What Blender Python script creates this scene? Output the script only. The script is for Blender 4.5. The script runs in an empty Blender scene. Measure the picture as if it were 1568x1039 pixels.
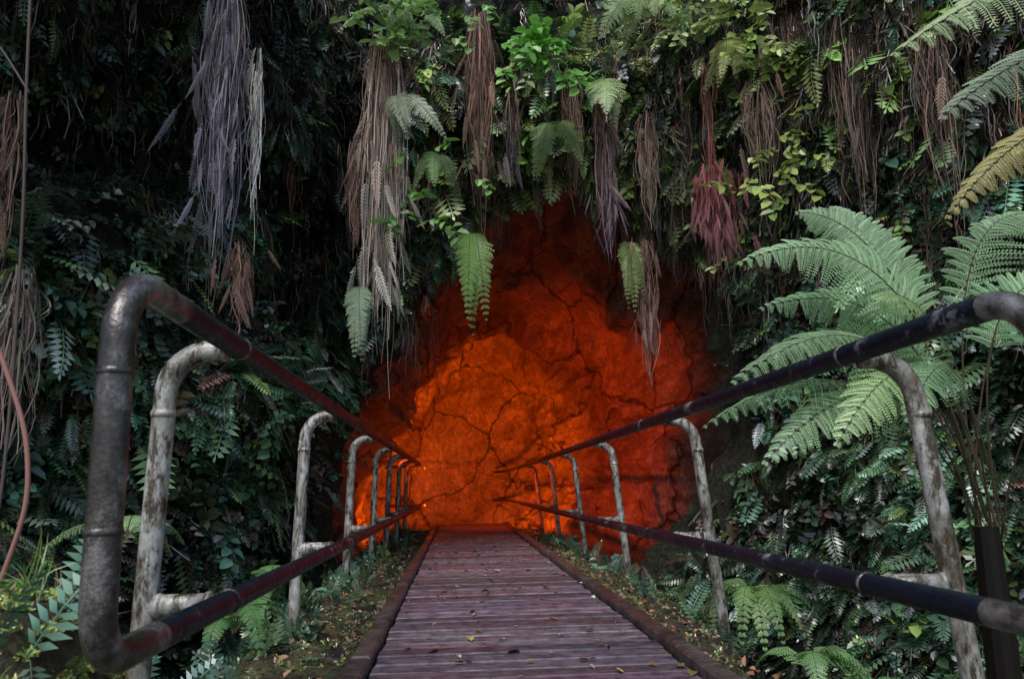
import bpy, math, numpy as np
from mathutils import Vector, noise, Euler, Matrix
rng=np.random.default_rng(11)
scene=bpy.context.scene
# ---------------------------------------------------------------- helpers
def nrm(a):
    return a/np.maximum(np.linalg.norm(a,axis=-1,keepdims=True),1e-9)
def link(ob):
    scene.collection.objects.link(ob); return ob
class Mass:
    def __init__(s): s.v=[];s.f=[];s.c=[];s.m=[];s.n=0
    def raw(s,v,f,c,mi=0):
        v=np.asarray(v,float).reshape(-1,3); f=np.asarray(f,int).reshape(-1,4)
        c=np.asarray(c,float)
        if c.ndim==1: c=np.tile(c,(len(v),1))
        s.v.append(v);s.f.append(f+s.n);s.c.append(c);s.m.append(np.full(len(f),mi));s.n+=len(v)
    def add(s,tpl,pos,g,up,scale,col):
        tv,tf,ts=tpl; N=len(pos)
        Y=nrm(g); Z=nrm(up-(up*Y).sum(1,keepdims=True)*Y); X=np.cross(Y,Z)
        sc=scale[:,None,None]
        v=pos[:,None,:]+sc*(tv[None,:,0:1]*X[:,None,:]+tv[None,:,1:2]*Y[:,None,:]+tv[None,:,2:3]*Z[:,None,:])
        f=tf[None]+(np.arange(N)*len(tv))[:,None,None]
        c=col[:,None,:]*ts[None,:,None]
        s.raw(v.reshape(-1,3),f.reshape(-1,4),c.reshape(-1,3))
    def build(s,name,mats,smooth=False):
        v=np.concatenate(s.v);f=np.concatenate(s.f);c=np.concatenate(s.c);m=np.concatenate(s.m)
        me=bpy.data.meshes.new(name)
        me.vertices.add(len(v));me.vertices.foreach_set('co',v.ravel())
        me.loops.add(len(f)*4);me.loops.foreach_set('vertex_index',f.ravel().astype(np.int32))
        me.polygons.add(len(f));me.polygons.foreach_set('loop_start',(np.arange(len(f))*4).astype(np.int32))
        me.polygons.foreach_set('material_index',m.astype(np.int32))
        me.update(calc_edges=True)
        me.polygons.foreach_set('use_smooth',np.full(len(f),smooth))
        a=me.attributes.new('Col','FLOAT_COLOR','POINT')
        a.data.foreach_set('color',np.concatenate([np.clip(c,0,.75),np.ones((len(c),1))],1).ravel())
        for mt in (mats if isinstance(mats,list) else [mats]): me.materials.append(mt)
        return link(bpy.data.objects.new(name,me))
def tube(path,r,seg=14,closed_caps=True):
    P=np.asarray(path,float);n=len(P)
    T=nrm(np.gradient(P,axis=0))
    r=np.full(n,r) if np.isscalar(r) else np.asarray(r)
    ref=np.array([0,0,1.]) if abs(T[0][2])<.9 else np.array([1.,0,0])
    N=nrm((ref-T[0]*ref.dot(T[0]))[None])[0];vs=[]
    for i in range(n):
        N=N-T[i]*N.dot(T[i]);N/=np.linalg.norm(N);B=np.cross(T[i],N)
        a=np.linspace(0,2*np.pi,seg,endpoint=False)
        vs.append(P[i]+r[i]*(np.cos(a)[:,None]*N+np.sin(a)[:,None]*B))
    if closed_caps:
        vs=[np.tile(P[0],(seg,1))]+vs+[np.tile(P[-1],(seg,1))]
    k=len(vs);v=np.concatenate(vs)
    f=[]
    for i in range(k-1):
        for j in range(seg):
            j2=(j+1)%seg
            f.append((i*seg+j,i*seg+j2,(i+1)*seg+j2,(i+1)*seg+j))
    return v,np.array(f)
def fillet(pts,rad,n=8,step=.25):
    pts=[np.array(p,float) for p in pts];out=[pts[0]]
    for i in range(1,len(pts)-1):
        a,b,c=pts[i-1],pts[i],pts[i+1];r=rad[i-1]
        u=(a-b)/np.linalg.norm(a-b);w=(c-b)/np.linalg.norm(c-b)
        for k in range(n+1):
            t=k/n*math.pi/2
            out.append(b+u*r*(1-math.sin(t))+w*r*(1-math.cos(t)))
    out.append(pts[-1])
    res=[out[0]]
    for p in out[1:]:
        d=np.linalg.norm(p-res[-1]);m=max(1,int(d/step))
        q=res[-1]
        for k in range(1,m+1): res.append(q+(p-q)*k/m)
    return np.array(res)
def fn(x,y,z,o=4): return noise.fractal(Vector((x,y,z)),1.0,2.0,o)
# ---------------------------------------------------------------- materials
def newmat(name):
    m=bpy.data.materials.new(name);m.use_nodes=True
    nt=m.node_tree;b=nt.nodes['Principled BSDF'];return m,nt,b
def N(nt,t,**k):
    n=nt.nodes.new(t)
    for a,v in k.items(): setattr(n,a,v)
    return n
def noisetex(nt,scale,detail=6,rough=.6,vec=None):
    n=N(nt,'ShaderNodeTexNoise');n.inputs['Scale'].default_value=scale;n.inputs['Detail'].default_value=detail;n.inputs['Roughness'].default_value=rough
    if vec: nt.links.new(vec,n.inputs['Vector'])
    return n
def ramp(nt,fac,stops):
    r=N(nt,'ShaderNodeValToRGB');e=r.color_ramp.elements
    while len(e)<len(stops): e.new(.5)
    for i,(p,c) in enumerate(stops):
        e[i].position=p;e[i].color=(*c,1)
    nt.links.new(fac,r.inputs[0]);return r
def mix(nt,fac,a,b,bt='MIX'):
    m=N(nt,'ShaderNodeMix',data_type='RGBA',blend_type=bt)
    if isinstance(fac,(int,float)): m.inputs[0].default_value=fac
    else: nt.links.new(fac,m.inputs[0])
    for s,i in ((a,6),(b,7)):
        if isinstance(s,tuple): m.inputs[i].default_value=(*s,1)
        else: nt.links.new(s,m.inputs[i])
    return m.outputs[2]
def bump(nt,b,h,strength=.5,dist=.05):
    bp=N(nt,'ShaderNodeBump');bp.inputs['Strength'].default_value=strength;bp.inputs['Distance'].default_value=dist
    nt.links.new(h,bp.inputs['Height']);nt.links.new(bp.outputs[0],b.inputs['Normal']);return bp
def coord(nt,sc=(1,1,1)):
    t=N(nt,'ShaderNodeTexCoord');mp=N(nt,'ShaderNodeMapping');mp.inputs['Scale'].default_value=sc
    nt.links.new(t.outputs['Object'],mp.inputs[0]);return mp.outputs[0]
def leafmat(name,rough=.4,trans=.25,spec=.5):
    m,nt,b=newmat(name)
    a=N(nt,'ShaderNodeAttribute',attribute_name='Col')
    nt.links.new(a.outputs['Color'],b.inputs['Base Color'])
    b.inputs['Roughness'].default_value=rough;b.inputs['Specular IOR Level'].default_value=spec
    if trans>0:
        tr=N(nt,'ShaderNodeBsdfTranslucent');nt.links.new(a.outputs['Color'],tr.inputs[0])
        ms=N(nt,'ShaderNodeMixShader');ms.inputs[0].default_value=trans
        nt.links.new(b.outputs[0],ms.inputs[1]);nt.links.new(tr.outputs[0],ms.inputs[2])
        nt.links.new(ms.outputs[0],nt.nodes['Material Output'].inputs[0])
    return m
M_leaf=leafmat('fern_leaf',.3,0,.8);M_hero=leafmat('fern_frond_leaf',.36,.25,.6);M_root=leafmat('hanging_root_fibre',.6,0,.3);M_stalk=leafmat('stalk',.5,0,.3)
def rockmat():
    m,nt,b=newmat('mossy_lava_rock');v=coord(nt)
    n1=noisetex(nt,3.5,6,.7,v);n2=noisetex(nt,18,8,.78,v)
    c1=ramp(nt,n2.outputs[0],[(.38,(.006,.005,.005)),(.52,(.035,.028,.024)),(.66,(.14,.115,.1))])
    c2=ramp(nt,n2.outputs[0],[(.38,(.008,.011,.005)),(.52,(.04,.052,.02)),(.66,(.12,.15,.05))])
    f=ramp(nt,n1.outputs[0],[(.42,(0,0,0)),(.58,(1,1,1))])
    c=mix(nt,f.outputs[0],c1.outputs[0],c2.outputs[0])
    nt.links.new(c,b.inputs['Base Color']);b.inputs['Roughness'].default_value=.65
    bump(nt,b,n2.outputs[0],1,.12);return m
def tubemat():
    # chipped basalt: angular facets, dark joints between slabs, fine grit
    m,nt,b=newmat('lava_tube_rock');v=coord(nt,(1,.7,.8))
    n2=noisetex(nt,26,4,.7,v);n0=noisetex(nt,.8,3,.5,v)
    w=noisetex(nt,2.2,4,.6,v);ad=mix(nt,.22,v,w.outputs['Color'],'LINEAR_LIGHT')
    vo=N(nt,'ShaderNodeTexVoronoi',feature='DISTANCE_TO_EDGE');vo.inputs['Scale'].default_value=.55
    nt.links.new(ad,vo.inputs['Vector'])
    vs=N(nt,'ShaderNodeTexVoronoi',feature='DISTANCE_TO_EDGE');vs.inputs['Scale'].default_value=3.2;nt.links.new(ad,vs.inputs['Vector'])
    vc=N(nt,'ShaderNodeTexVoronoi',feature='F1');vc.inputs['Scale'].default_value=3.2;nt.links.new(ad,vc.inputs['Vector'])
    vg=N(nt,'ShaderNodeTexVoronoi',feature='F1');vg.inputs['Scale'].default_value=13;nt.links.new(ad,vg.inputs['Vector'])
    bw=N(nt,'ShaderNodeRGBToBW');nt.links.new(vc.outputs['Color'],bw.inputs[0])
    bg_=N(nt,'ShaderNodeRGBToBW');nt.links.new(vg.outputs['Color'],bg_.inputs[0])
    big=ramp(nt,vo.outputs['Distance'],[(0,(.06,.06,.06)),(.02,(1,1,1))])
    sm=ramp(nt,vs.outputs['Distance'],[(0,(.6,.6,.6)),(.035,(1,1,1))])
    cell=ramp(nt,bw.outputs[0],[(.2,(.23,.185,.155)),(.8,(.33,.275,.23))])
    grit=ramp(nt,bg_.outputs[0],[(.2,(.72,.7,.68)),(.8,(1.2,1.2,1.2))])
    c0=ramp(nt,n0.outputs[0],[(.38,(.7,.63,.58)),(.6,(1.05,1.05,1.05))])
    c2=ramp(nt,n2.outputs[0],[(.4,(.72,.7,.68)),(.6,(1.15,1.15,1.15))])
    c=cell.outputs[0]
    for k in (big,sm,grit,c0,c2): c=mix(nt,1,c,k.outputs[0],'MULTIPLY')
    nt.links.new(c,b.inputs['Base Color']);b.inputs['Roughness'].default_value=.48
    h=mix(nt,.5,bw.outputs[0],bg_.outputs[0]);h=mix(nt,.3,h,n2.outputs[0]);h=mix(nt,.8,h,sm.outputs[0],'MULTIPLY');h=mix(nt,.9,h,big.outputs[0],'MULTIPLY')
    bump(nt,b,h,.8,.05);return m
def mossmat():
    m,nt,b=newmat('moss_and_soil');v=coord(nt)
    n1=noisetex(nt,4,6,.65,v);n2=noisetex(nt,60,6,.7,v)
    c1=ramp(nt,n1.outputs[0],[(.38,(.06,.04,.034)),(.5,(.11,.095,.045)),(.65,(.19,.22,.06))])
    r=ramp(nt,n2.outputs[0],[(.38,(.3,.3,.3)),(.62,(1.6,1.6,1.6))])
    c=mix(nt,.9,c1.outputs[0],r.outputs[0],'MULTIPLY')
    nt.links.new(c,b.inputs['Base Color']);b.inputs['Roughness'].default_value=.8
    bump(nt,b,n2.outputs[0],1,.04);return m
def woodmat(name):
    m,nt,b=newmat(name)
    n1=noisetex(nt,1.5,8,.7,coord(nt,(3,40,20)));n0=noisetex(nt,1.6,6,.65,coord(nt));n3=noisetex(nt,12,6,.7,coord(nt))
    a=N(nt,'ShaderNodeAttribute',attribute_name='Col')
    r=ramp(nt,n1.outputs[0],[(.35,(.4,.4,.4)),(.65,(1.55,1.5,1.5))])
    c=mix(nt,1,a.outputs['Color'],r.outputs[0],'MULTIPLY')
    r3=ramp(nt,n3.outputs[0],[(.38,(.45,.45,.45)),(.58,(1.2,1.2,1.2))])
    c=mix(nt,1,c,r3.outputs[0],'MULTIPLY')
    nt.links.new(c,b.inputs['Base Color'])
    rr=ramp(nt,n0.outputs[0],[(.4,(.2,.2,.2)),(.62,(.5,.5,.5))])
    nt.links.new(rr.outputs[0],b.inputs['Roughness'])
    bump(nt,b,n1.outputs[0],.6,.012);return m
def railmat(name,ca,cb,cc,lo,hi,rough,metal,streak=None,spec=.5):
    m,nt,b=newmat(name)
    n1=noisetex(nt,7,10,.75,coord(nt,(1,.5,.6)));n2=noisetex(nt,110,4,.6,coord(nt));n3=noisetex(nt,28,8,.75,coord(nt,(1,1,.35)))
    r=ramp(nt,n1.outputs[0],[(lo,ca),((lo+hi)/2,cb),(hi,cc)]);c=r.outputs[0]
    if streak:
        s=ramp(nt,n3.outputs[0],[(.42,(0,0,0)),(.54,(1,1,1))])
        c=mix(nt,s.outputs[0],streak,c)
    nt.links.new(c,b.inputs['Base Color']);b.inputs['Metallic'].default_value=metal
    b.inputs['Specular IOR Level'].default_value=spec
    rr=ramp(nt,n3.outputs[0],[(.4,(rough,)*3),(.62,(rough+.3,)*3)]);nt.links.new(rr.outputs[0],b.inputs['Roughness'])
    bump(nt,b,n2.outputs[0],.45,.005);return m
M_rock=rockmat();M_tube=tubemat();M_moss=mossmat();M_deck=woodmat('wet_deck_wood')
M_rail=railmat('worn_dark_rail_paint',(.006,.009,.02),(.011,.014,.028),(.34,.34,.36),.48,.7,.22,.0,None,.35)
M_loop=railmat('worn_bare_metal_loop',(.03,.026,.025),(.1,.087,.08),(.46,.43,.42),.34,.64,.12,.55)
M_post=railmat('grimy_galvanised_post',(.15,.12,.085),(.34,.32,.28),(.6,.58,.55),.36,.58,.22,.15,(.07,.05,.028))
# ---------------------------------------------------------------- cliff + lava tube
mouth=[(-.5,2.6),(.05,3.85),(.99,4.4),(2.0,4.25),(2.75,3.4),(3.0,2.2),(2.9,1.06),(2.55,.2),(2.1,-.45),(.6,-.6),(-.9,-.6),(-1.25,0),(-1.3,.8),(-1.2,1.4),(-.95,1.95)]
C=np.array([.9,1.7]);mp=np.array(mouth)-C
ang=np.arctan2(mp[:,1],mp[:,0]);rad=np.hypot(mp[:,0],mp[:,1]);o=np.argsort(ang);ang=ang[o];rad=rad[o]
NT=520
th=np.linspace(-np.pi,np.pi,NT,endpoint=False)
R0=np.interp(th,np.concatenate([ang-2*np.pi,ang,ang+2*np.pi]),np.tile(rad,3))
k=np.exp(-np.linspace(-2,2,9)**2);k/=k.sum();R0=np.convolve(np.concatenate([R0[-4:],R0,R0[:4]]),k,'valid')
R0=R0+np.array([.2*fn(math.cos(t)*3,math.sin(t)*3,5) for t in th])
D=np.stack([np.cos(th),np.sin(th)],1)
def wallY(x,z):
    y=9.6
    sr=x-2.4; y-=1.35*(math.log1p(math.exp(sr*3))/3 if sr<8 else sr)
    sl=-1.1-x; y-=2.3*(math.log1p(math.exp(sl*4))/4 if sl<8 else sl)
    if y<4: y=4-1.6*(1-math.exp((y-4)/1.6))
    y-=.5*max(0,min(z,5.4)-3.2)
    if z>5.4: y+=.35*(z-5.4)
    if z<.3: y-=.3*(.3-z)
    return y
NR=140
V=[];LD=[]
for i in range(NR):
    q=i/(NR-1);dist=7.5*q**1.15
    for j in range(NT):
        dx,dz=D[j];d=dist
        x0=C[0]+dx*R0[j];z0=C[1]+dz*R0[j]
        if dz<-.02: d=min(7.5,(z0+2.8)/(-dz))*q
        elif dz>.1: d=min(7.5,(8.2-z0)/dz)*q**1.1
        x=x0+dx*d;z=z0+dz*d
        y=wallY(x,z)+.25*math.exp(-d/.15)
        a=min(1,.3+d)
        lf_=1+.5*(x<-1.5)
        dsp=a*(.62*lf_*fn(x*.7,y*.35,z*.7,3)+.24*fn(x*2.4,y*2.4+7,z*2.4,4))
        V.append((x+dsp*.3,y-dsp,z+.12*fn(x*2+9,y*2,z*2,3)*a));LD.append(d)
V=np.array(V);LD=np.array(LD)
def gridfaces(n,m,flip=False):
    i=np.arange(n-1)[:,None]*m;j=np.arange(m)[None];j2=(j+1)%m
    f=np.stack([i+j,i+m+j,i+m+j2,i+j2],-1) if not flip else np.stack([i+j,i+j2,i+m+j2,i+m+j],-1)
    return f.reshape(-1,4)
F=gridfaces(NR,NT)
cl=Mass();cl.raw(V,F,(.1,.1,.1));cliff=cl.build('mossy_rock_cliff',M_rock,True)
NK=210;TV=[]
for i in range(NK):
    t=i/(NK-1)
    cap=1 if t<.8 else math.sqrt(max(0,1-((t-.8)/.2)**2))
    sc=(1+.42*min(1,t/.13))*(1-.36*t)*cap
    for j in range(NT):
        if i==0: TV.append(tuple(V[j]));continue
        dx,dz=D[j];r=R0[j]*sc
        x=C[0]+dx*r-1.2*t*t;z=C[1]-.35*min(1,t*5)+dz*r*(1-.12*min(1,t*5))
        z=max(z,-.5);bl=min(1,t*5)
        y=V[j][1]*(1-bl)+(9.95+12.5*t)*bl
        n0=fn(x*.5,y*.4+3,z*.5,3)
        rd=(1-abs(fn(x*1.1+5,y*.9,z*1.3,2))*3.2)
        n=min(1,t*10)*(.5*n0+.1*max(rd,-.6)+.05*fn(x*3,y*2,z*3,3))
        if z<-.3: n*=.2
        n*=cap
        x-=dx*n;z-=dz*n;y+=.35*n
        if cap<1: y+=(.35*fn(x*.8,z*.8,3,3))*(1-cap)
        TV.append((x,y,z))
TV=np.array(TV)
tm=Mass();tm.raw(TV,gridfaces(NK,NT,True),(.1,.1,.1));tubeob=tm.build('lava_tube_cave',M_tube,True)
g=Mass();s=400
g.raw([(-s,-s,-2.55),(s,-s,-2.55),(s,s,-2.55),(-s,s,-2.55)],[(0,1,2,3)],(.1,.1,.1));g.build('ground',M_moss)
XS=np.linspace(-4.2,3.6,150);YS=np.linspace(-3,15.6,230);BV=[]
def bankz(x,y):
    xr=1.02+.5*min(1,max(0,(y-2.6)/2.4))+.12*fn(y*1.3,3,1,2)
    xl=-1.12+.1*fn(y*1.3,8,1,2)
    z=-.09-.06*min(1,max(0,abs(x-.25)-.6))
    if x>xr: z-=1.5*(x-xr)+.9*min(1,(x-xr)*2)
    if x<xl: z-=1.3*(xl-x)+.5*min(1,(xl-x)*2)
    z+=.06*fn(x*3,y*3,0,4)*(1 if (x<-.45 or x>1) else .3)
    z+=1.28*math.exp(-(((x+1.72)/.62)**2+((y-2.35)/.75)**2)**1.5)*(1 if x<-1 else 0)
    return max(z,-2.7)
for y in YS:
    for x in XS: BV.append((x,y,bankz(x,y)))
BV=np.array(BV);nx=len(XS);BF=np.array([(j*nx+i,j*nx+i+1,(j+1)*nx+i+1,(j+1)*nx+i) for j in range(len(YS)-1) for i in range(nx-1)])
bk=Mass();bk.raw(BV,BF,(.1,.1,.1));bk.build('mossy_bank',M_moss,True)
# ---------------------------------------------------------------- boardwalk
def box(x0,x1,y0,y1,z0,z1,ms,col,mi=0,bev=.006):
    b=bev
    v=[(x0,y0,z0),(x1,y0,z0),(x1,y1,z0),(x0,y1,z0),(x0,y0,z1-b),(x1,y0,z1-b),(x1,y1,z1-b),(x0,y1,z1-b),
       (x0+b,y0+b,z1),(x1-b,y0+b,z1),(x1-b,y1-b,z1),(x0+b,y1-b,z1)]
    f=[(3,2,1,0),(0,1,5,4),(1,2,6,5),(2,3,7,6),(3,0,4,7),(4,5,9,8),(5,6,10,9),(6,7,11,10),(7,4,8,11),(8,9,10,11)]
    ms.raw(v,f,col,mi)
dk=Mass();y=-1.5
while y<15.5:
    w=.142
    c=np.array([.155,.122,.15])*rng.uniform(.6,1.35)*rng.uniform(.92,1.08,3)
    dz=rng.uniform(-.005,.005)
    box(-.335+rng.uniform(-.006,.006),.868+rng.uniform(-.006,.006),y,y+w-.015,-.04+dz,dz,dk,c);y+=w
for xb in (-.25,.25,.75): box(xb-.04,xb+.04,-1.5,15.4,-.16,-.047,dk,(.04,.03,.03))
for x0,x1 in ((-.425,-.345),(.878,.958)):
    yy=-1.5
    while yy<15.4:
        L=min(2.4,15.5-yy);box(x0,x1,yy,yy+L-.008,-.1,.04+rng.uniform(-.006,.004),dk,np.array([.075,.06,.056])*rng.uniform(.8,1.3),0,.01);yy+=L
dk.build('boardwalk',M_deck)
# ---------------------------------------------------------------- handrails
ZB=.355;RR=.035
def handrail(name,xr,xp,xf,y0,ys,yend,side,endpts,loopmat,ZT,rb):
    h=Mass()
    path=[(p[0],p[1],ZT) for p in endpts[::-1]]+[(xr,y0,ZT),(xr,y0,ZB)]+[(p[0],p[1],ZB) for p in endpts]
    rads=[.3]*(len(endpts)-1)+[rb,.12]+[.3]*(len(endpts)-1)
    P=fillet(path,rads,10,.2)
    v,f=tube(P,RR,20)
    fy=v[f].mean(1)[:,1]
    near=fy<y0+.28
    h.raw(v,f[~near],(0,0,0),0);h.raw(v,f[near],(0,0,0),2)
    def collar(a,b,r):
        v,f=tube([a,a+(b-a)*.25,a+(b-a)*.5,a+(b-a)*.75,b],[r*.9,r,r*1.03,r,r*.9],20);h.raw(v,f,(0,0,0),2)
    for z in (.60,.92): collar(np.array([xr,y0,z]),np.array([xr,y0,z+.02]),RR+.002)
    for yy in np.arange(y0+.9,yend-1,2.9):
        for z in (ZT,ZB): collar(np.array([xr,yy,z]),np.array([xr,yy+.02,z]),RR+.003)
    for yp in ys:
        zf=-.5 if yp>4 else -1.6
        xf2=xp+(xf-xp)*(ZT-zf)/ZT
        Pp=fillet([(xf2,yp,zf),(xp,yp,ZT-.02),(xr+side*.02,yp,ZT-.02)],[.13],10,.3)
        v,f=tube(Pp,.034,18);h.raw(v,f,(0,0,0),1)
        xm=xp+(xf-xp)*(ZT-ZB)/ZT
        v,f=tube([(xm,yp,ZB+.002),(xr+side*.02,yp,ZB+.002)],.033,18);h.raw(v,f,(0,0,0),1)
        for xa in (xm-side*.042,xr+side*.04):
            a=np.array([xa-.009,yp,ZB+.002]);b=np.array([xa+.009,yp,ZB+.002])
            v,f=tube([a,(a+b)/2,b],[.035,.039,.035],18);h.raw(v,f,(0,0,0),1)
        a=np.array([xp+(xf-xp)*.2,yp,ZT*.8])
        v,f=tube([a,a+np.array([0,0,.012]),a+np.array([0,0,.024])],[.035,.0375,.035],18);h.raw(v,f,(0,0,0),1)
    return h.build(name,[M_rail,M_post,loopmat],True)
handrail('handrail',-.70,-.895,-.935,1.65,[2.49,4.76,6.9,8.9,10.7,12.5,14.3],18.5,-1,[(-.70,15.4),(-1.5,17.0)],M_loop,1.14,.15)
handrail('handrail',1.30,1.48,1.58,1.6,[2.45,4.85,7.5,10.0,12.5,15.1],21,1,[(1.30,20.2),(1.0,21.4)],M_loop,1.09,.19)
# ---------------------------------------------------------------- foliage templates
def kite(b,d,n,l,w):
    return [b,b+d*l*.45+n*w,b+d*l,b+d*l*.45-n*w]
def tpl_frond(np_,wid,droop,ang_=.35,seed=0,curl=0.):
    r=np.random.default_rng(seed);v=[];f=[];s=[]
    def ax(t): return np.array([curl*t*t*.25,t-.12*droop*t**3,-droop*t*t*.5])
    K=4
    for k in range(K):
        a,b=ax(k/K),ax((k+1)/K);w=.008
        i=len(v);v+=[a+[-w,0,0],a+[w,0,0],b+[w,0,0],b+[-w,0,0]];s+=[.8]*4;f.append((i,i+1,i+2,i+3))
    for p in range(np_):
        t=.12+.86*p/(np_-1)
        L=wid*(math.sin(math.pi*min(1,(t*.85+.16)))**.7)*r.uniform(.85,1.1)
        T=ax(min(1,t+.02))-ax(t-.02);T/=np.linalg.norm(T)
        for sd in (-1,1):
            S=np.array([sd,0,0.]);d=S*math.cos(ang_)+T*math.sin(ang_)+np.array([0,0,-r.uniform(.05,.4)]);d/=np.linalg.norm(d)
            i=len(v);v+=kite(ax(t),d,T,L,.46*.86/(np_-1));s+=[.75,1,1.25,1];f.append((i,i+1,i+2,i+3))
    i=len(v);v+=kite(ax(.95),np.array([0,.9,-.4]),np.array([1.,0,0]),.1,.02);s+=[1]*4;f.append((i,i+1,i+2,i+3))
    return np.array(v),np.array(f),np.array(s)
def leaf(v,f,s,b,d,up,l,w,sh=1.):
    d=d/np.linalg.norm(d);n=np.cross(d,up);n/=np.linalg.norm(n);u=np.cross(n,d)
    i=len(v)
    v+=[b,b+d*l*.3+n*w*.95+u*w*.35,b+d*l*.72+n*w*.75+u*w*.2-u*l*.05,b+d*l-u*l*.15,b+d*l*.72-n*w*.75+u*w*.2-u*l*.05,b+d*l*.3-n*w*.95+u*w*.35]
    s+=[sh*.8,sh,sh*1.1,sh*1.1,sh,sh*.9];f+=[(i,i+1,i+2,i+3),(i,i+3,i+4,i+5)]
def tpl_sprig(n,seed,size=.28,wr=.36):
    r=np.random.default_rng(seed);v=[];f=[];s=[]
    for k in range(n):
        t=(k+.5)/n;sd=1 if k%2 else -1
        b=np.array([r.normal()*.03,t*.8,-.25*t*t+r.normal()*.05])
        d=np.array([sd*r.uniform(.5,1),r.uniform(.1,.7),r.uniform(-.6,.3)])
        leaf(v,f,s,b,d,np.array([0,.1,1.]),size*r.uniform(.7,1.2),size*wr*r.uniform(.8,1.2),r.uniform(.8,1.2))
    for a,b in (((0,0,0),(0,.4,-.04)),((0,.4,-.04),(0,.85,-.2))):
        i=len(v);w=.01;v+=[np.array([a[0]-w,a[1],a[2]]),np.array([a[0]+w,a[1],a[2]]),np.array([b[0]+w,b[1],b[2]]),np.array([b[0]-w,b[1],b[2]])];s+=[.6]*4;f.append((i,i+1,i+2,i+3))
    return np.array(v),np.array(f),np.array(s)
def tpl_twig(seed):
    r=np.random.default_rng(seed);v=[];f=[];s=[]
    for k in range(6):
        p=r.normal(size=3)*.08;d=np.array([r.normal()*.5,1,r.normal()*.4-.2]);d/=np.linalg.norm(d);L=r.uniform(.5,1)
        w=.012
        for q in range(3):
            a=p;p=p+d*L/3;d=d+r.normal(size=3)*.28;d[2]-=.1;d/=np.linalg.norm(d)
            i=len(v);v+=[a+[-w,0,0],a+[w,0,0],p+[w*.8,0,0],p+[-w*.8,0,0]];s+=[r.uniform(.6,1.3)]*4;f.append((i,i+1,i+2,i+3))
    return np.array(v),np.array(f),np.array(s)
def tpl_grass(seed,n=9):
    r=np.random.default_rng(seed);v=[];f=[];s=[]
    for k in range(n):
        p=np.array([r.normal()*.08,0,r.normal()*.08]);d=np.array([r.normal()*.35,1,r.normal()*.35]);d/=np.linalg.norm(d);L=r.uniform(.5,1);ww=.014
        for q in range(4):
            a=p;p=p+d*L/4;d=d+np.array([d[0]*.3,-.22,d[2]*.3]);d/=np.linalg.norm(d)
            w0=ww*(1-q/4.3);w1=ww*(1-(q+1)/4.3)
            i=len(v);v+=[a+[-w0,0,0],a+[w0,0,0],p+[w1,0,0],p+[-w1,0,0]];s+=[.7+.15*q]*4;f.append((i,i+1,i+2,i+3))
    return np.array(v),np.array(f),np.array(s)
FR=[tpl_frond(10,.26,.5,.3,1,.3),tpl_frond(11,.24,.8,.45,2,-.4),tpl_frond(8,.33,.35,.3,3,.1),tpl_frond(12,.2,1.0,.25,4,.5)]
SP=[tpl_sprig(9,5),tpl_sprig(7,6,.36,.42),tpl_sprig(11,7,.24,.4),tpl_sprig(6,8,.42,.34)]
TW=[tpl_twig(9),tpl_twig(10),tpl_twig(12)]
def surf(V,F):
    q=V[F];c=q.mean(1);n=np.cross(q[:,2]-q[:,0],q[:,3]-q[:,1]);a=np.linalg.norm(n,axis=1)/2
    return c,nrm(n),a,q
fc,fnr,fa,fq=surf(V,F)
ld=LD[F].mean(1)
tocam=np.array([0,0,.7])-fc
fnr=fnr*np.sign((fnr*tocam).sum(1,keepdims=True))
vis=(fc[:,0]>-6)&(fc[:,0]<7.5)&(fc[:,2]>-2.6)&(fc[:,2]<8.5)&(fc[:,1]>1)
clump=np.array([fn(c[0]*1.3,c[1]*.8,c[2]*1.3,3) for c in fc])
clump3=np.array([fn(c[0]*1.1+20,c[1]*.8,c[2]*1.1,3) for c in fc])
def sample(n,w):
    p=w/w.sum();i=rng.choice(len(fc),n,p=p)
    u,v=rng.random((2,n,1));q=fq[i]
    pos=(q[:,0]*(1-u)+q[:,1]*u)*(1-v)+(q[:,3]*(1-u)+q[:,2]*u)*v
    return i,pos
inframe=np.where((fc[:,2]<6.3)&(fc[:,2]>-1.8)&(fc[:,0]/fc[:,1]>-.72)&(fc[:,0]/fc[:,1]<.95),1,.1)
UL=1/(1+np.exp(-(-fc[:,0]-1.4+(fc[:,2]-2.6)*.35)*3))*np.clip((fc[:,2]-1.9)*1.2,0,1)  # upper-left mask: thins plants and paints overhang shade into their colours
UR=np.clip((fc[:,0]-1.2)*.7,0,1)*np.clip((fc[:,2]-2.8)*.8,0,1)
lip=np.clip((ld-.12)/.5,.03,1)          # bare rock rim round the cave mouth
lip=np.where(fc[:,2]>3.4,1,lip)
base=fa*vis*inframe*lip
def pal(cols,w,n):
    k=rng.choice(len(cols),n,p=np.array(w)/sum(w));c=np.array(cols)[k]
    return c*(rng.random((n,1))**1.3*1.5+.35)*rng.uniform(.88,1.12,(n,3))
GR=[(.06,.115,.055),(.08,.165,.08),(.09,.18,.12),(.17,.23,.07),(.16,.1,.07),(.4,.44,.4)]
fol=Mass()
def scatter(tpls,n,w,smin,smax,cols,cw,outw,downw,jit,off=.0,ul_shade=.8):
    for tp in tpls:
        m=n//len(tpls);i,pos=sample(m,w);nn=fnr[i]
        g=nn*outw+np.array([0,0,-1.])*downw+rng.normal(size=(m,3))*jit
        up=nn*.6+np.array([0,0,.8])+rng.normal(size=(m,3))*.25
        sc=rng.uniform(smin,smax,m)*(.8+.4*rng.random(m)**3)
        c=pal(cols,cw,m)*np.clip(1+clump3[i]*1.6-ul_shade*UL[i],.12,1.9)[:,None]  # leaf colour darkened at upper left as painted shade
        fol.add(tp,pos+nn*rng.uniform(-.03,off+.02,(m,1)),g,up,sc,c)
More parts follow.
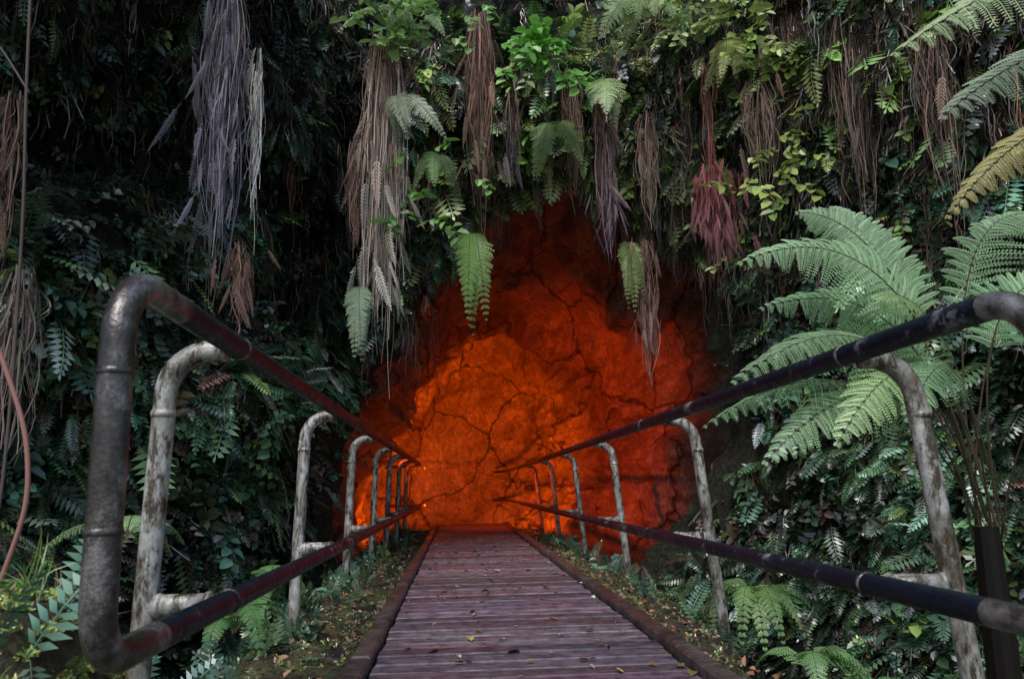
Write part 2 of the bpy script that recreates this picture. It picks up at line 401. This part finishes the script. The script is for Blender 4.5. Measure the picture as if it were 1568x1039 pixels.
wA=base*np.clip(.3+clump*1.5,.03,1)*(1-.6*UL)*(1-.45*UR)
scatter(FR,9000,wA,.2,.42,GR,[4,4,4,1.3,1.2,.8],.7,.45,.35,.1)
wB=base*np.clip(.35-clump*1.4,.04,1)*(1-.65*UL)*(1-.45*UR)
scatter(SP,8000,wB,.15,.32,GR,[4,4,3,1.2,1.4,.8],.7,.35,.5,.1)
upr=(np.clip((fc[:,2]-2.2)*.5,0,1)*np.clip((fc[:,0]+2)*.5,.35,1)+.12)*(1+.8*UR)
scatter(TW,11000,base*upr,.2,.5,[(.16,.12,.09),(.24,.18,.14),(.12,.08,.07),(.13,.14,.08),(.36,.32,.27)],[4,3,3,2,1.3],.35,.7,.3,.06)
scatter([tpl_sprig(5,30,.5,.4)],10000,base,.04,.11,[(.12,.16,.06),(.17,.21,.08),(.1,.085,.06)],[3,2,2],.8,.2,.6,.03)
brt=base*np.clip((fc[:,0]+1.2)*.5,0,1)*np.clip((fc[:,2]-2.6)*.6,0,1)*(1-.5*UR)
scatter(FR[:3],420,brt,.35,.65,[(.25,.4,.12),(.2,.34,.14),(.36,.44,.14)],[3,3,2],.8,.5,.35,.14)
scatter(SP[1:2]+SP[3:4],420,brt,.25,.42,[(.22,.4,.09),(.32,.42,.12)],[2,1],.8,.3,.4,.16)
scatter(FR[:3],520,base*(fc[:,2]<2.6),.35,.55,[(.17,.3,.12),(.15,.27,.17),(.3,.36,.29)],[3,3,1.2],.8,.4,.3,.12)
fol.build('cliff_fern_foliage',M_leaf)
# ---------------------------------------------------------------- hanging roots and dead fronds
rt=Mass()
def strands(top,length,width,n,ct,cb,w=.005,depth=.6,point=.35,K=9,bulge=.0):
    top=np.array(top,float)
    a=rng.uniform(0,2*np.pi,n);r=np.sqrt(rng.random(n))*width/2
    ox=r*np.cos(a);oy=r*np.sin(a)*depth
    t=np.linspace(0,1,K)[None]
    L=length*(rng.uniform(.3,1,n)*(1-.35*(r/(width/2))))[:,None]
    start=(rng.random(n)**1.6*length*.45)[:,None]
    prof=.55+bulge*np.sin(t*np.pi)+(.45)*np.sin(np.minimum(t*1.4,1)*np.pi/2)
    prof=prof*(1-(1-point)*t**3)
    ph=rng.uniform(0,6,(n,1));am=rng.uniform(.003,.04,(n,1))
    x=top[0]+ox[:,None]*prof+am*np.sin(t*6+ph)*(t+.2);y=top[1]+oy[:,None]*prof+am*np.cos(t*5+ph)
    z=top[2]-start-L*t
    P=np.stack([x,y,z],-1)
    b=rng.uniform(0,np.pi,n);b=np.stack([np.cos(b),np.sin(b)*.6,0*b],-1)[:,None,:]
    ww=(w*rng.uniform(.4,1.3,(n,1,1)))*(1-.6*t[...,None])
    Q=np.concatenate([P-b*ww,P+b*ww],1)
    f=np.array([(k,k+K,k+K+1,k+1) for k in range(K-1)])[None]+(np.arange(n)*2*K)[:,None,None]
    ct=np.array(ct);cb=np.array(cb);var=(rng.random((n,1,1))**1.5*1.6+.18)*rng.uniform(.85,1.15,(n,1,3))
    cc=(ct*(1-t[...,None])+cb*t[...,None])*var;cc=np.concatenate([cc,cc],1)
    rt.raw(Q.reshape(-1,3),f.reshape(-1,4),cc.reshape(-1,3))
DF=[tpl_frond(16,.11,.25,.95,21,.25),tpl_frond(13,.15,.3,.8,22,-.35)]
def deadfronds(top,length,width,n,ct,cb,size=.4):
    for tp in DF:
        m=n//2
        u=rng.random(m)
        pos=np.array(top)+np.stack([rng.normal(size=m)*width*.27,rng.normal(size=m)*width*.2-.03,-u*(length-size*.9)],-1)
        g=np.stack([rng.normal(size=m)*.22,rng.normal(size=m)*.2,-np.ones(m)],-1)
        up=np.stack([rng.normal(size=m)*1.2,-np.ones(m),rng.normal(size=m)*.2],-1)
        c=(np.array(ct)*(1-u[:,None])+np.array(cb)*u[:,None])*rng.uniform(.3,1.5,(m,1))
        rt.add(tp,pos,g,up,rng.uniform(.5,1.15,m)*size,c)
def bundle(top,length,width,n,ct,cb,nf=20,size=.4,**k):
    strands(top,length,width,n,ct,cb,**k)
    deadfronds(top,length,width,nf,ct,cb,size)
BR=(.24,.14,.1);GY=(.52,.46,.4);PU=(.22,.16,.2);PK=(.32,.18,.14);RD=(.3,.08,.08);DK=(.09,.06,.05)
bundle((-1.80,5.8,4.7),2.3,.4,250,(.22,.19,.2),(.28,.25,.32),60,.42,bulge=.1)
bundle((-1.53,5.75,4.1),1.4,.13,60,GY,(.6,.57,.55),4,.3,point=.2)
bundle((-.68,7.2,5.1),2.85,.5,320,PK,GY,100,.45,point=.9)
bundle((-.95,7.1,4.0),1.0,.2,60,BR,PK,12,.35)
bundle((.27,7.6,5.7),2.2,.36,220,(.28,.14,.11),(.25,.15,.11),50,.4)
bundle((1.61,7.8,4.8),1.75,.28,150,BR,PU,50,.36)
bundle((1.3,8.0,5.3),1.5,.3,70,BR,BR,8,.4)
bundle((2.68,7.55,5.1),1.3,.16,60,(.42,.2,.13),RD,0,.3)
bundle((2.63,7.5,3.95),1.1,.42,80,RD,(.28,.12,.13),170,.32)
bundle((2.03,8.0,3.3),1.35,.28,110,BR,(.24,.14,.12),44,.36)
bundle((2.1,7.9,4.7),1.2,.3,100,BR,(.3,.22,.18),10,.36)
bundle((3.36,7.0,6.0),1.35,.3,110,(.3,.2,.16),BR,8,.4)
bundle((3.8,6.6,5.4),2.1,.6,160,BR,(.26,.19,.15),10,.4)
bundle((4.2,6.0,4.6),1.6,.5,120,BR,(.26,.19,.15),6,.4)
bundle((3.0,7.0,4.6),1.2,.5,110,BR,(.26,.19,.15),6,.4)
bundle((-2.68,4.6,3.1),1.0,.22,90,(.14,.09,.07),BR,8,.35)
bundle((-2.42,4.4,1.95),1.1,.34,120,(.14,.11,.09),(.2,.17,.15),4,.3,point=.7)
bundle((-1.62,5.8,2.55),.65,.24,50,BR,(.26,.15,.12),24,.3)
bundle((.62,7.9,4.9),1.1,.25,60,BR,PU,10,.35)
wR=fa*vis*inframe*(fc[:,2]>2.6)*(1-.45*UL)*(1+1.5*UR)
i,pos=sample(900,wR)
for p,nn,ul in zip(pos,fnr[i],UL[i]):
    c=np.array([BR,DK,(.26,.19,.15),(.16,.12,.12),(.3,.15,.1),(.38,.33,.28)][rng.integers(6)])*(1-.5*ul)  # roots tinted darker at upper left, shade put into the colour
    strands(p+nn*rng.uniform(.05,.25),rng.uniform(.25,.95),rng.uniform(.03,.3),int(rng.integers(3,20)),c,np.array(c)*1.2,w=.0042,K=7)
rt.build('hanging_roots',M_root)
# ---------------------------------------------------------------- hero ferns
def big_frond(ms,p0,p1,p2,W,col,start=.3,npn=24,nq=15,colstalk=(.08,.06,.035),stalk=.008,droop=.35,up=(0,0,1.)):
    p0,p1,p2=[np.array(p,float) for p in (p0,p1,p2)]
    def B(t): t=np.asarray(t)[...,None];return p0*(1-t)**2+2*p1*t*(1-t)+p2*t*t
    tt=np.linspace(0,1,18);P=B(tt);v,f=tube(P,stalk*(1-.8*tt),6);ms.raw(v,f,colstalk,1)
    t=np.linspace(start,.995,npn);u=(t-start)/(1-start)
    P=B(t);T=nrm(B(np.minimum(t+.01,1.01))-B(t-.01))
    up=np.array(up,float);S=nrm(np.cross(T,up));Nn=nrm(np.cross(S,T))
    L=W*(1-u)**.75*np.minimum(1,.55+u*2.2)*rng.uniform(.88,1.08,npn)+.01
    sp=np.linalg.norm(P[1:]-P[:-1],axis=1).mean()
    q=(np.arange(nq)+.5)/nq
    fcol=np.array(col)*rng.uniform(.75,1.2)
    for sd in (-1,1):
        jit=rng.normal(size=(npn,1))
        d=nrm(S*sd*math.cos(.42)+T*math.sin(.42)+jit*.08*T)
        pos=P[:,None]+d[:,None]*(L[:,None]*q[None])[...,None]-Nn[:,None]*(droop*(1+.3*jit)*L[:,None]*q[None]**2)[...,None]-np.array([0,0,.25])*(L[:,None]*q[None]**2)[...,None]*.5
        pd=nrm(T-d*(T*d).sum(1,keepdims=True))[:,None]
        l=np.minimum(sp*.62,.2*L+.01)[:,None]*(1-q[None])**.45*rng.uniform(.8,1.12,(npn,nq))+.003
        l=l[...,None];wv=d[:,None]*((L/nq)[:,None,None]*.5)
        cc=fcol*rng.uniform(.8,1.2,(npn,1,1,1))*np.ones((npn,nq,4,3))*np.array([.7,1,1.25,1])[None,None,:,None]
        for s2 in (-1,1):
            dirn=pd*s2+d[:,None]*.35-Nn[:,None]*.15
            Q=np.stack([pos,pos+dirn*l*.45+wv,pos+dirn*l,pos+dirn*l*.45-wv],2).reshape(-1,3)
            ms.raw(Q,np.arange(len(Q)).reshape(-1,4),cc.reshape(-1,3))
        b=P+d*L[:,None]*.95-Nn*(droop*L*.9)[:,None]-np.array([0,0,.125])*(L*.9)[:,None];m=P+d*L[:,None]*.5-Nn*(droop*L*.25)[:,None]-np.array([0,0,.125])*(L*.25)[:,None]
        for x,y in ((P,m),(m,b)):
            w=T*.002;Q=np.stack([x-w,x+w,y+w,y-w],1)+Nn[:,None]*.001
            ms.raw(Q.reshape(-1,3),np.arange(len(Q)*4).reshape(-1,4),np.array(col)*1.1)
G1=(.36,.56,.3);G2=(.28,.48,.24);G3=(.4,.6,.25)
tf=Mass();cr=(3.25,4.75,.35);FU=(-.35,-.65,.65)
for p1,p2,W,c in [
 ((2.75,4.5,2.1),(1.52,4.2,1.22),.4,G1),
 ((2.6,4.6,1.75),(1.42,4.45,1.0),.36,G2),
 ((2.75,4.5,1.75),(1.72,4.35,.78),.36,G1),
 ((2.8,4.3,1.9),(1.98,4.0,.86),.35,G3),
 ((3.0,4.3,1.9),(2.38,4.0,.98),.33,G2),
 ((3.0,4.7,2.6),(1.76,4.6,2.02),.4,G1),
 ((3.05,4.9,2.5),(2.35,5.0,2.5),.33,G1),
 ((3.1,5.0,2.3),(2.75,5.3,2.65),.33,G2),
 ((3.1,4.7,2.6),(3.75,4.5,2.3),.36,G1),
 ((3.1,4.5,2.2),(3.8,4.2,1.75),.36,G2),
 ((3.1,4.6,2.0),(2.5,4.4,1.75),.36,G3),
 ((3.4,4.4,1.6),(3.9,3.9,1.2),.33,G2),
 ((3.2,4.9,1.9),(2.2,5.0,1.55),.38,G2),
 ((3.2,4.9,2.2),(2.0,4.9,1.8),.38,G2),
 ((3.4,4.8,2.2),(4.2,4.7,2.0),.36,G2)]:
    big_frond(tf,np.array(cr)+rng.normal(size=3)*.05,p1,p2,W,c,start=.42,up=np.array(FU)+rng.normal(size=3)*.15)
v,f=tube([(3.3,4.85,-2.6),(3.28,4.8,-1.2),(3.26,4.77,-.2),(3.25,4.75,.38)],[.12,.1,.09,.07],12);tf.raw(v,f,(.015,.011,.009),1)
tf.build('tree_fern',[M_hero,M_stalk])
tf=Mass()
for p1,p2,W,c in [((2.9,2.6,3.2),(1.62,2.55,2.22),.44,(.54,.72,.34)),((2.9,2.9,2.9),(1.95,2.8,2.1),.38,(.5,.64,.4)),
 ((3.1,3.4,2.8),(2.4,3.5,1.93),.28,(.5,.44,.16)),((3.0,2.4,3.4),(2.0,2.4,2.65),.36,G3),((4.6,3.4,3.2),(5.3,3.6,2.4),.3,G2),((4.2,4.2,3.2),(4.6,4.8,2.5),.3,G2)]:
    big_frond(tf,(3.9,3.1,2.35),p1,p2,W,c,start=.3,up=FU,npn=30)
v,f=tube([(4.1,3.2,-2.6),(4.05,3.2,-.5),(3.95,3.12,1.2),(3.9,3.1,2.4)],[.15,.13,.11,.09],12);tf.raw(v,f,(.05,.035,.025),1)
tf.build('tree_fern',[M_hero,M_stalk])
hf=Mass()
def hang(p,L,W,col,n=3,spread=.12):
    for k in range(n):
        dx,dy=rng.normal(size=2)*spread
        p=np.array(p,float)
        big_frond(hf,p+[dx*.2,.15,.05],p+[dx*.5,-.15+dy*.3,-L*.1],p+[dx,-.05+dy,-L*rng.uniform(.7,1)],W,np.array(col)*rng.uniform(.8,1.2),start=.12,npn=22,nq=7,stalk=.004,droop=.3,up=(rng.normal()*.35,-.9,.35))
hang((.17,7.8,3.3),1.1,.2,(.34,.56,.14),5,.08)
hang((1.88,8.0,3.25),.8,.15,(.34,.44,.16),5,.09)
hang((1.1,8.0,4.65),.75,.2,(.26,.4,.14),4,.18)
hang((-.9,7.0,2.5),.75,.15,(.36,.46,.3),5,.09)
hang((1.65,7.7,5.0),.6,.22,(.4,.54,.22),4,.2)
hang((2.9,7.2,5.2),.6,.16,(.46,.5,.16),4,.2)
hang((-.62,7.0,4.4),.5,.13,(.32,.38,.26),4,.2)
hang((-.2,7.3,3.95),.5,.13,(.24,.36,.14),4,.2)
hang((2.1,7.4,5.9),.6,.22,(.46,.62,.28),6,.4)
hang((-.45,7.2,5.5),.5,.16,(.42,.58,.28),5,.3)
for (p,n,c) in [((.86,7.4,5.1),34,(.24,.58,.1)),((-.55,7.0,5.2),30,(.34,.56,.18)),((3.1,7.0,5.0),22,(.42,.54,.14)),((3.25,7.0,3.8),14,(.44,.56,.14)),((-.3,7.1,3.3),12,(.2,.42,.1)),((2.4,7.2,5.4),14,(.42,.54,.18))]:
    m=n;pos=np.array(p)+rng.normal(size=(m,3))*[.24,.1,.2]
    hf.add(SP[3],pos,rng.normal(size=(m,3))*[.6,.3,.4]+[0,-.6,-.2],np.tile([0,-.6,.8],(m,1))+rng.normal(size=(m,3))*.2,rng.uniform(.2,.36,m),np.array(c)*rng.uniform(.7,1.2,(m,1)))
def crown(p,n,L,W,col,h=.3):
    for k in range(n):
        a=rng.uniform(0,2*np.pi);d=np.array([math.cos(a),math.sin(a),0])*L*rng.uniform(.7,1)
        p=np.array(p,float)
        big_frond(hf,p,p+d*.45+[0,0,h*rng.uniform(.8,1.3)],p+d+[0,0,-h*rng.uniform(0,.6)],W,np.array(col)*rng.uniform(.75,1.2),start=.12,npn=20,nq=6,stalk=.004,droop=.2)
crown((1.95,5.3,-.15),9,.45,.13,(.32,.52,.18),.35)
crown((1.9,4.4,-.35),8,.4,.12,(.26,.46,.18),.3)
crown((2.4,4.6,-.6),8,.45,.12,(.16,.34,.14),.3)
crown((-1.15,4.3,-.05),7,.35,.1,(.14,.3,.1),.3)
crown((-1.25,5.6,0),7,.4,.1,(.14,.3,.1),.3)
crown((-1.75,4.4,.45),7,.42,.12,(.26,.42,.18),.2)
crown((-1.42,2.5,.32),8,.3,.08,(.15,.3,.09),.25)
hf.build('fern_plants',[M_hero,M_stalk])
# ---------------------------------------------------------------- low plants and moss on bank
bc,bn,ba,bq=surf(BV,BF)
ok=(((bc[:,0]<-.45)|(bc[:,0]>.98))&(bc[:,1]>1.2)&(bc[:,2]>-2.2)&(bc[:,0]<2.6))
pl=Mass()
def bs(tp,n,w,s0,s1,cols,cw,up=1.,jit=.5):
    i=rng.choice(len(bc),n,p=w/w.sum());pos=bc[i]+rng.uniform(-.03,.03,(n,3))*[1,1,0]
    g=np.array([0,0,1.])*up+rng.normal(size=(n,3))*jit
    pl.add(tp,pos,g,rng.normal(size=(n,3))*.4+[0,-.4,.6],rng.uniform(s0,s1,n),pal(cols,cw,n))
bcl=np.array([fn(c[0]*1.5,c[1]*1.5,4,3) for c in bc])
mossy=[(.26,.3,.09),(.15,.18,.07),(.22,.14,.09)]
bs(tpl_sprig(5,31,.5,.3),16000,ba*ok,.02,.05,mossy,[3,3,3])
edge=ba*ok*((bc[:,0]<-.75)|(bc[:,0]>1.35))
nm=1-.9*np.exp(-(((bc[:,0]+1.6)/.7)**2+((bc[:,1]-2.2)/.8)**2))
for tp in SP: bs(tp,450,edge*nm*np.clip(bcl+.3,.02,1),.1,.22,GR,[3,4,3,2,1,0],.6,.6)
for tp in FR: bs(tp,450,edge*np.clip(.3-bcl,.02,1),.14,.32,GR,[3,4,3,2,1,0],.6,.6)
mound=ba*ok*np.exp(-(((bc[:,0]+1.6)/.6)**2+((bc[:,1]-2.2)/.7)**2))
bs(tpl_grass(41),320,mound,.1,.26,[(.25,.4,.1),(.3,.34,.12),(.36,.2,.1)],[3,2,1],.9,.3)
bs(tpl_sprig(5,31,.5,.3),14000,mound,.015,.035,[(.36,.42,.1),(.24,.3,.08)],[2,1])
pl.build('bank_undergrowth',M_leaf)
lf=Mass();v=[];f=[];s_=[];leaf(v,f,s_,np.zeros(3),np.array([0,1.,0]),np.array([0,0,1.]),1.,.33)
LT=(np.array(v),np.array(f),np.array(s_))
n=260;pos=np.stack([rng.uniform(-.33,.86,n),rng.uniform(2,14,n),np.full(n,.008)],-1)
lf.add(LT,pos,np.stack([rng.normal(size=n),rng.normal(size=n),rng.normal(size=n)*.05],-1),np.tile([0,0,1.],(n,1))+rng.normal(size=(n,3))*.15,rng.uniform(.018,.06,n),pal([(.36,.12,.05),(.55,.5,.46),(.16,.07,.03),(.4,.3,.1)],[3,2,3,1],n))
n=900;pos=np.stack([np.where(rng.random(n)<.5,rng.uniform(-.85,-.45,n),rng.uniform(.97,1.3,n)),rng.uniform(2,12,n),np.full(n,-.07)],-1)
lf.add(LT,pos,rng.normal(size=(n,3))*[1,1,.2],np.tile([0,0,1.],(n,1))+rng.normal(size=(n,3))*.3,rng.uniform(.02,.05,n),pal([(.36,.17,.1),(.18,.1,.06)],[1,1],n))
lf.build('fallen_leaves',M_leaf)
# bare stems at left
st=Mass()
def bez(P,n=40):
    P=np.array(P,float);t=np.linspace(0,1,len(P));q=np.linspace(0,1,n)
    return np.stack([np.interp(q,t,P[:,k]) for k in range(3)],-1)
def smooth(P,k=10):
    for _ in range(k): P[1:-1]=(P[:-2]+2*P[1:-1]+P[2:])/4
    return P
v,f=tube(smooth(bez([(-1.52,2.6,1.25),(-1.45,2.6,1.1),(-1.36,2.6,.88),(-1.335,2.6,.66),(-1.4,2.6,.42),(-1.48,2.6,.2)])),.008,8);st.raw(v,f,(.36,.17,.14),0)
v,f=tube(smooth(bez([(-1.61,2.8,2.7),(-1.58,2.8,2.1),(-1.55,2.8,1.72),(-1.53,2.8,1.1),(-1.5,2.75,.6),(-1.55,2.7,.2)])),.006,8);st.raw(v,f,(.1,.07,.06),0)
v,f=tube(smooth(bez([(-1.57,2.8,2.15),(-1.7,2.8,2.35),(-2.0,2.8,2.45)])),.004,8);st.raw(v,f,(.1,.07,.06),0)
st.build('bare_branch',M_stalk,True)
# ---------------------------------------------------------------- lights
def lamp(name,loc,tgt,P,col,ang=100,blend=.5,size=.08):
    l=bpy.data.lights.new(name,'SPOT');l.energy=P;l.color=col;l.shadow_soft_size=size;l.spot_size=math.radians(ang);l.spot_blend=blend
    o=link(bpy.data.objects.new(name,l));o.location=loc
    o.rotation_euler=(Vector(tgt)-Vector(loc)).to_track_quat('-Z','Y').to_euler()
lamp('cave_lamp',(.0,15.9,-.25),(-.4,21.5,.6),1700,(1,.115,.003),155,.9,.2)
lamp('cave_lamp',(-1.6,12.4,1.55),(2.9,15.2,1.5),1000,(1,.07,.002),88,.9,.1)
w=bpy.data.worlds.new('World');scene.world=w;w.use_nodes=True
nt=w.node_tree;bg=nt.nodes['Background'];sk=nt.nodes.new('ShaderNodeTexSky');sk.sky_type='NISHITA';sk.sun_disc=False
EL=math.radians(55);AZ=math.radians(202)
sk.sun_elevation=EL;sk.sun_rotation=AZ
nt.links.new(sk.outputs[0],bg.inputs[0]);bg.inputs[1].default_value=.15
sl=bpy.data.lights.new('sun','SUN');sl.energy=2.3;sl.angle=math.radians(24);sl.color=(1,.97,.92)
so=link(bpy.data.objects.new('sun',sl))
dv=Vector((math.sin(AZ)*math.cos(EL),math.cos(AZ)*math.cos(EL),math.sin(EL)))
so.rotation_euler=dv.to_track_quat('Z','Y').to_euler()
# ---------------------------------------------------------------- camera
cd=bpy.data.cameras.new('camera');cam=link(bpy.data.objects.new('camera',cd));scene.camera=cam
cd.lens=27.55;cd.sensor_width=36;cd.clip_end=1500;cd.clip_start=.05
Rm=Euler((math.radians(90+10.67),0,math.radians(-4.16)),'XYZ').to_matrix()@Matrix.Rotation(math.radians(-1.2),3,'Z')
cam.rotation_euler=Rm.to_euler();cam.location=(0,0,.68)
cd.dof.use_dof=True;cd.dof.focus_distance=7;cd.dof.aperture_fstop=5.6
scene.view_settings.view_transform='Standard';scene.view_settings.look='None';scene.view_settings.exposure=0
